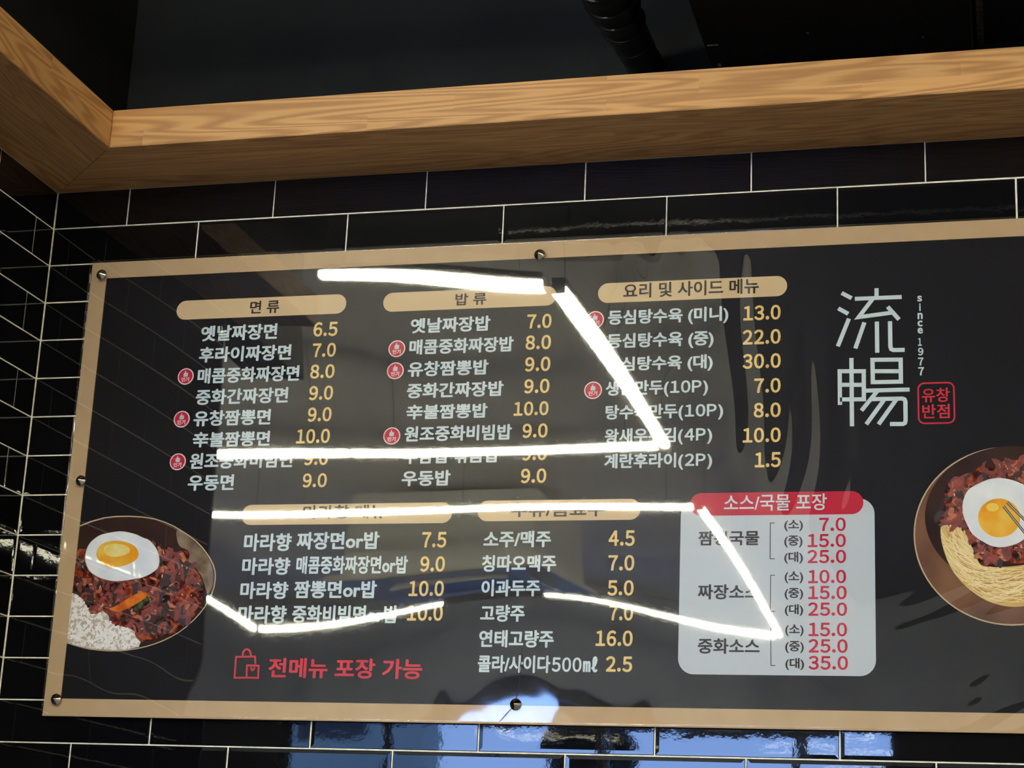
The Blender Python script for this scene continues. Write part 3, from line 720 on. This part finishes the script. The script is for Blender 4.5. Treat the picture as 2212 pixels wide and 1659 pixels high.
strands('noodle_shade', 55, 4, 'n2', 11, .0009)
strands('noodle_strands', 110, 5, 'n1', 12, .0011)
pic('stew', Rb['stew'], 6, 'stew', b2, 2)
chunks('meat_pieces', Rb['stew'], 50, 7, 'c4', b2, 21, .009, .024)
chunks('meat_pieces', Rb['stew'], 60, 8, 'c2', b2, 22, .009, .024)
chunks('meat_pieces', Rb['stew'], 85, 9, 'c1', b2, 23, .008, .022)
chunks('meat_pieces', Rb['stew'], 60, 10, 'c3', b2, 24, .003, .011)
chunks('glaze_highlights', Rb['stew'], 60, 10, 'c5', b2, 28, .0016, .004)
pic('egg_white', Rb['egg'], 11, 'egg', b2, 1)
yc, yr, yt = [(p[0]*MM, p[1]*MM) for p in LAY['yolk2']]
ry_, rz_ = yr[0]-yc[0], yt[1]-yc[1]
pic('egg_yolk', [(yc[0]+ry_*math.cos(2*PI*i/40), yc[1]+rz_*math.sin(2*PI*i/40)) for i in range(40)], 12, 'yolk', b2, 0)
pic('yolk_highlight', [(yc[0]-ry_*.3+ry_*.3*math.cos(2*PI*i/24), yc[1]+rz_*.55+rz_*.22*math.sin(2*PI*i/24)) for i in range(24)], 13, 'yolk2', b2, 0)
fk = mp(LAY['fork'])
fk = [[fk[0], fk[1]], [fk[2], fk[3]]]
for L_ in fk:
    L_[1] = (min(L_[1][0], BX1-.03), L_[1][1])
kid('fork_tines', stroke('fork_tines', fk, .0042, yy[13]-.0001, .0001), FM['c4'], b2)
kid('fork_shine', stroke('fork_shine', fk, .0016, yy[13]-.0002, .0001), FM['silver'], b2)

# ---- clear acrylic cover: slightly buckled sheet, pinned by the screws
CO = [-0.269, -0.637, 0.917, 0.412, -0.71, -0.822, -2.845, -0.592, 0.856, -0.682, -0.354, -0.029, -0.487, -1.506, -0.935, -1.173, -1.336, -0.274, -1.845, 0.423, -0.324, -1.168, 0.312, 0.103, -0.104, 0.175, 0.407, 0.517, -0.85, 1.667, 0.513, -0.52, -0.109, -1.175, 0.664, 0.178, -0.185, -0.298, -0.477, -0.993, -1.002, -0.383, -1.115, -0.132, 1.143, -0.56, -0.011, 0.042, -0.169, -0.476, -0.328, 0.048, -0.534, 1.928, 0.166, -0.325, -1.885, -0.92, -0.107, -0.002, 0.013, 0.247, 0.402, -0.471, -1.832, -0.919, -2.099, 1.676, 1.625, -0.12, -0.038, -0.001, 0.076, 0.895, 2.455, 0.584, 1.313, 1.662, -0.879, 0.678, 1.253, 0.192, 0.004, -0.0]
RX = [.05+1.85*i/11 for i in range(12)]; RZ = [1.75+1.0*i/6 for i in range(7)]; SG = .16
YB = -.0205
SCR = [(.1235,2.6435),(.9790,2.6435),(1.8320,2.6435),(.1262,2.243),(1.8320,2.243),(.1240,1.8435),(.9695,1.8468),(1.8320,1.8468)]
def wav(X, Z):
    h = 0*X
    for j, z in enumerate(RZ):
        for i, x in enumerate(RX):
            h = h+CO[j*12+i]*MM*np.exp(-((X-x)**2+(Z-z)**2)/(2*SG*SG))
    sm = lambda t: np.clip(t, 0, 1)**2*(3-2*np.clip(t, 0, 1))
    # ripples round the two lower screws, vertical buckles on the right half, loose folds along the lower edge
    low = sm((1.985-Z)/.07)
    for (sx_, sz_, A, lam, R0) in ((.9695,1.8468,.00003,.060,.12),(1.832,1.8468,.00016,.060,.20)):
        r = np.sqrt(((X-sx_)*.85)**2+((Z-sz_)*1.05)**2)
        k_ = low if sx_ < 1 else sm((r-.05)/.05)*sm((X-1.57)/.08)
        h = h+A*np.cos(2*PI*r/lam)*np.exp(-r/R0)*sm((r-.02)/.05)*k_
    h = h+.0004*np.cos(2*PI*(X+.02*np.sin(9*X))/.115)*sm((1.925-Z)/.10)*sm((.9-X)/.1)
    h = h+.00035*np.cos(2*PI*(X+.02*np.sin(9*X))/.14+1)*sm((1.925-Z)/.10)*sm((X-1.12)/.1)
    env = sm((X-1.10-(2.59-Z)*.61)/.12)*sm((Z-2.13)/.07)*(1-.6*sm((X-1.42)/.2))*sm((2.66-Z)/.05)
    ph = X+.04*np.sin(Z*7)+.02*np.sin(Z*13+X*5)
    h = h+env*.00024*(np.sin(2*PI*ph/.058)+.8*np.sin(2*PI*ph/.091+1.3)+.25*np.sin(2*PI*ph/.037+.7))
    env2 = sm((X-1.5)/.15)
    ph2 = Z-.25*(X-1.6)+.03*np.sin(X*9)
    h = h+env2*.00006*(np.sin(2*PI*ph2/.06)+.7*np.sin(2*PI*ph2/.037+2))
    return h
nx, nz_ = 500, 244
X, Zg = np.meshgrid(np.linspace(BX0, BX1, nx), np.linspace(BZB, BZT, nz_))
Hh = wav(X, Zg)
F = np.stack([X-MO.x, YB-Hh-MO.y, Zg-MO.z], -1).reshape(-1, 3)
Bk = F.copy(); Bk[:, 1] += .002
V = np.concatenate([F, Bk]); N = nx*nz_
idx = np.arange(N).reshape(nz_, nx)
q = np.stack([idx[:-1,:-1], idx[:-1,1:], idx[1:,1:], idx[1:,:-1]], -1).reshape(-1, 4)
qb = np.stack([idx[:-1,:-1], idx[1:,:-1], idx[1:,1:], idx[:-1,1:]], -1).reshape(-1, 4)+N
side = []
for E_ in (idx[0], idx[-1][::-1], idx[:,0][::-1], idx[:,-1]):
    side.append(np.stack([E_[:-1], E_[:-1]+N, E_[1:]+N, E_[1:]], -1))
Q = np.concatenate([q, qb]+side).astype(np.int32)
me = bpy.data.meshes.new('acrylic_sheet'); me.vertices.add(len(V)); me.vertices.foreach_set('co', V.astype(np.float32).ravel())
me.loops.add(Q.size); me.loops.foreach_set('vertex_index', Q.ravel())
me.polygons.add(len(Q)); me.polygons.foreach_set('loop_start', np.arange(len(Q), dtype=np.int32)*4)
me.update(calc_edges=True); me.validate()
sharp = np.zeros(len(Q), bool); sharp[:2*len(q)] = True
me.polygons.foreach_set('use_smooth', sharp)
o = link('acrylic_sheet', me, M['acr'], mb); o['label'] = 'clear glossy cover sheet'
hc = [(.9760,1.9420),(.9775,1.9250),(.9740,1.9080),(.9755,1.8900),(.9715,1.8700),(.9695,1.8500)]
hc2 = [(.9670,1.8450),(.9560,1.8330),(.9430,1.8180)]
for P_ in (hc, hc2):
    v = []; f = []
    for i, (x, z) in enumerate(P_):
        w_ = .0006 if i % 2 else .00035
        y = YB-float(wav(np.array([x]), np.array([z]))[0])
        v += [(x-w_, y-.0001, z+w_*.5), (x+w_, y-.0001, z-w_*.5), (x+w_, y+.0012, z-w_*.5), (x-w_, y+.0012, z+w_*.5)]
    for i in range(len(P_)-1):
        for k in range(4): f.append((i*4+k, i*4+(k+1) % 4, i*4+4+(k+1) % 4, i*4+4+k))
    kid('crack', pyd('crack', v, f), M['ink'], label='thin dark crack in the clear sheet at the screw')
# ---- cone screw caps
def cap_mesh():
    prof = [(0,-.0092),(.0012,-.0088),(.0088,-.0018),(.0100,-.0008),(.0102,.0004),(.0102,.0020),(.004,.0020),(.004,.008)]
    v = [(0, prof[0][1], 0)]; f = []; n = 28
    for r, y in prof[1:]:
        for k in range(n): v.append((r*math.cos(2*PI*k/n), y, r*math.sin(2*PI*k/n)))
    for k in range(n): f.append((0, 1+k, 1+(k+1) % n))
    for i in range(len(prof)-2):
        a = 1+i*n; b = a+n
        for k in range(n): f.append((a+k, b+k, b+(k+1) % n, a+(k+1) % n))
    me = pyd('screw_cap', v, f, True); bm = bmesh.new(); bm.from_mesh(me); bmesh.ops.recalc_face_normals(bm, faces=bm.faces); bm.to_mesh(me); bm.free()
    me.materials.append(M['chrome']); return me
cm = cap_mesh()
for x, z in SCR:
    o = bpy.data.objects.new('screw_cap', cm); COL.objects.link(o); o.parent = mb
    h = float(wav(np.array([x]), np.array([z]))[0]); o.location = (x-MO.x, YB-h+.0006-MO.y, z-MO.z)

# ---------------------------------------------------------------- lights of the room: hung LED battens in two rectangles
def batten():
    root = empty('batten_light')
    link('housing', bevbox('housing', -.5, .5, -.017, .017, .014, .032, .002, 1), M['white_metal'], root)
    link('diffuser', bevbox('diffuser', -.498, .498, -.016, .016, -.008, .014, .005, 2), M['led'], root)
    for s in (-1, 1):
        link('end_cap', bevbox('end_cap', min(s*.498,s*.5), max(s*.498,s*.5), -.0168, .0168, -.0085, .0145, .001, 1), M['ledend'], root)
        link('hanging_wire', tube('hanging_wire', [(s*.4, 0, .03), (s*.4, 0, .36)], .0012, 6), M['trim'], root)
    return root
proto = batten()
H_ = 3.2
SEG = []
def run(ax, fixed, start, ends, where):
    a = start
    for b in ends:
        SEG.append((ax, fixed, a, b, where)); a = b
run('y', .57, -1.80, (-2.375, -3.595), 'right side of the nearer light rectangle')
run('x', -3.60, .545, (-.68, -1.90), 'far side of the nearer light rectangle')
run('x', -1.78, .545, (-.075,), 'near side of the nearer light rectangle')
run('y', .53, -4.66, (-5.87, -6.45, -8.09), 'right side of the farther light rectangle')
run('x', -4.64, .505, (-.70, -1.27, -2.77), 'near side of the farther light rectangle')
run('x', -8.12, .50, (-1.1, -2.77), 'far side of the farther light rectangle')
run('y', -2.80, -4.66, (-6.4, -8.10), 'left side of the farther light rectangle')
run('y', 3.0, -1.8, (-3.0, -4.2, -5.4, -6.6), 'row down the right of the room')
run('y', 4.3, -1.8, (-3.0, -4.2, -5.4, -6.6), 'row by the right wall of the room')
nth = {}
for i, (ax, fx, a, b, where) in enumerate(SEG):
    if i == 0: r = proto; kids = list(proto.children)
    else:
        r = proto.copy(); COL.objects.link(r); kids = []
        for ch in proto.children:
            c = ch.copy(); COL.objects.link(c); c.parent = r; kids.append(c)
    L_ = abs(b-a)-.002
    c = (a+b)/2
    r.location = (fx, c, H_) if ax == 'y' else (c, fx, H_)
    r.rotation_euler = (0, 0, PI/2 if ax == 'y' else 0)
    r.scale = (L_, 1, 1)
    nth[where] = nth.get(where, 0)+1
    r['label'] = '%s white LED batten, %s' % (('first','second','third','fourth')[nth[where]-1], where)
    r['category'] = 'ceiling light'; r['group'] = 'hung LED battens'
cp = tag(link('conduit_pipe', tube('conduit_pipe', [(.35,-2.0,3.48),(2.9,-2.0,3.48)], .004, 10), M['white_metal']), 'thin pale conduit pipe under the ceiling mirrored in the tiles above the board', 'pipe')
# ---------------------------------------------------------------- ceiling cassette air conditioner (mirrored in the board)
ac = tag(empty('air_conditioner', (-.88,-6.1,3.02)), 'white square cassette air conditioner mirrored in the board under the far lights', 'air conditioner')
link('body', bevbox('body', -.52,.52,-.52,.52,  .03,.50,.02,2), M['white_metal'], ac)
link('fascia', bevbox('fascia', -.56,.56,-.56,.56,0,.035,.01,2), M['white_metal'], ac)
link('grille', boxes('grille', [(-.3,.3,-.3+.03*k,-.3+.03*k+.018,-.006,.0) for k in range(21)]), M['trim'], ac)
lm = bevbox('louver', -.34,.34,-.035,.035,-.004,.004,.002,1); lm.materials.append(M['white_metal'])
for k in range(4):
    a = k*PI/2; o = bpy.data.objects.new('louver', lm); COL.objects.link(o); o.parent = ac
    o.location = (.44*math.sin(a), -.44*math.cos(a), -.035); o.rotation_euler = (math.radians(38), 0, a)
for s in (-1, 1):
    link('hanger_rod', tube('hanger_rod', [(s*.45, 0, .48), (s*.45, 0, .54)], .006, 8), M['trim'], ac)
# ---------------------------------------------------------------- outside the window
tag(link('pavement', boxes('pavement', [(-40,25,-45,WY-.15,-.2,-.05)]), M['concrete']), 'grey street pavement outside the shop window', kind='structure')
bd = tag(empty('building', (-11.5,-26,-.05)), 'grey-green building across the street seen through the window', 'building')
link('wall', boxes('wall', [(-5,4.2,-.9,0,0,13)]), M['facade'], bd)
wm = boxes('window', [(-.6,.6,.0,.05,0,1.3)]); wm.materials.append(M['frame'])
for r in range(4):
    for k in range(4):
        o = bpy.data.objects.new('window', wm); COL.objects.link(o); o.parent = bd; o.location = (-4+2.2*k, 0, 1.2+3*r)
def tree(x, y, h, rr, label, seed):
    r = random.Random(seed); root = tag(empty('tree', (x, y, -.05)), label, 'tree', 'street trees')
    link('trunk', tube('trunk', [(0,0,0),(.05,0,h*.4),(0,.05,h*.75)], [.10,.08,.04], 8), M['bark'], root)
    v = []; f = []
    for _ in range(900):
        d = Vector((r.gauss(0,1), r.gauss(0,1), r.gauss(0,1))).normalized()*rr*r.uniform(.25,1)
        c = Vector((0,0,h-rr))+Vector((d.x*1.2, d.y, d.z*.8)); a = Vector((r.gauss(0,1), r.gauss(0,1), r.gauss(0,1))).normalized()*.09; b = a.orthogonal().normalized()*.06
        i = len(v); v += [tuple(c-a), tuple(c+b), tuple(c+a), tuple(c-b)]; f.append((i,i+1,i+2,i+3))
    link('foliage', pyd('foliage', v, f), M['leaf'], root)
tree(-1.95, -14, 3.42, .36, 'small round dark street tree seen through the middle of the window', 1)
tree(.55, -14, 3.05, .5, 'small dark street tree seen through the right end of the window', 2)
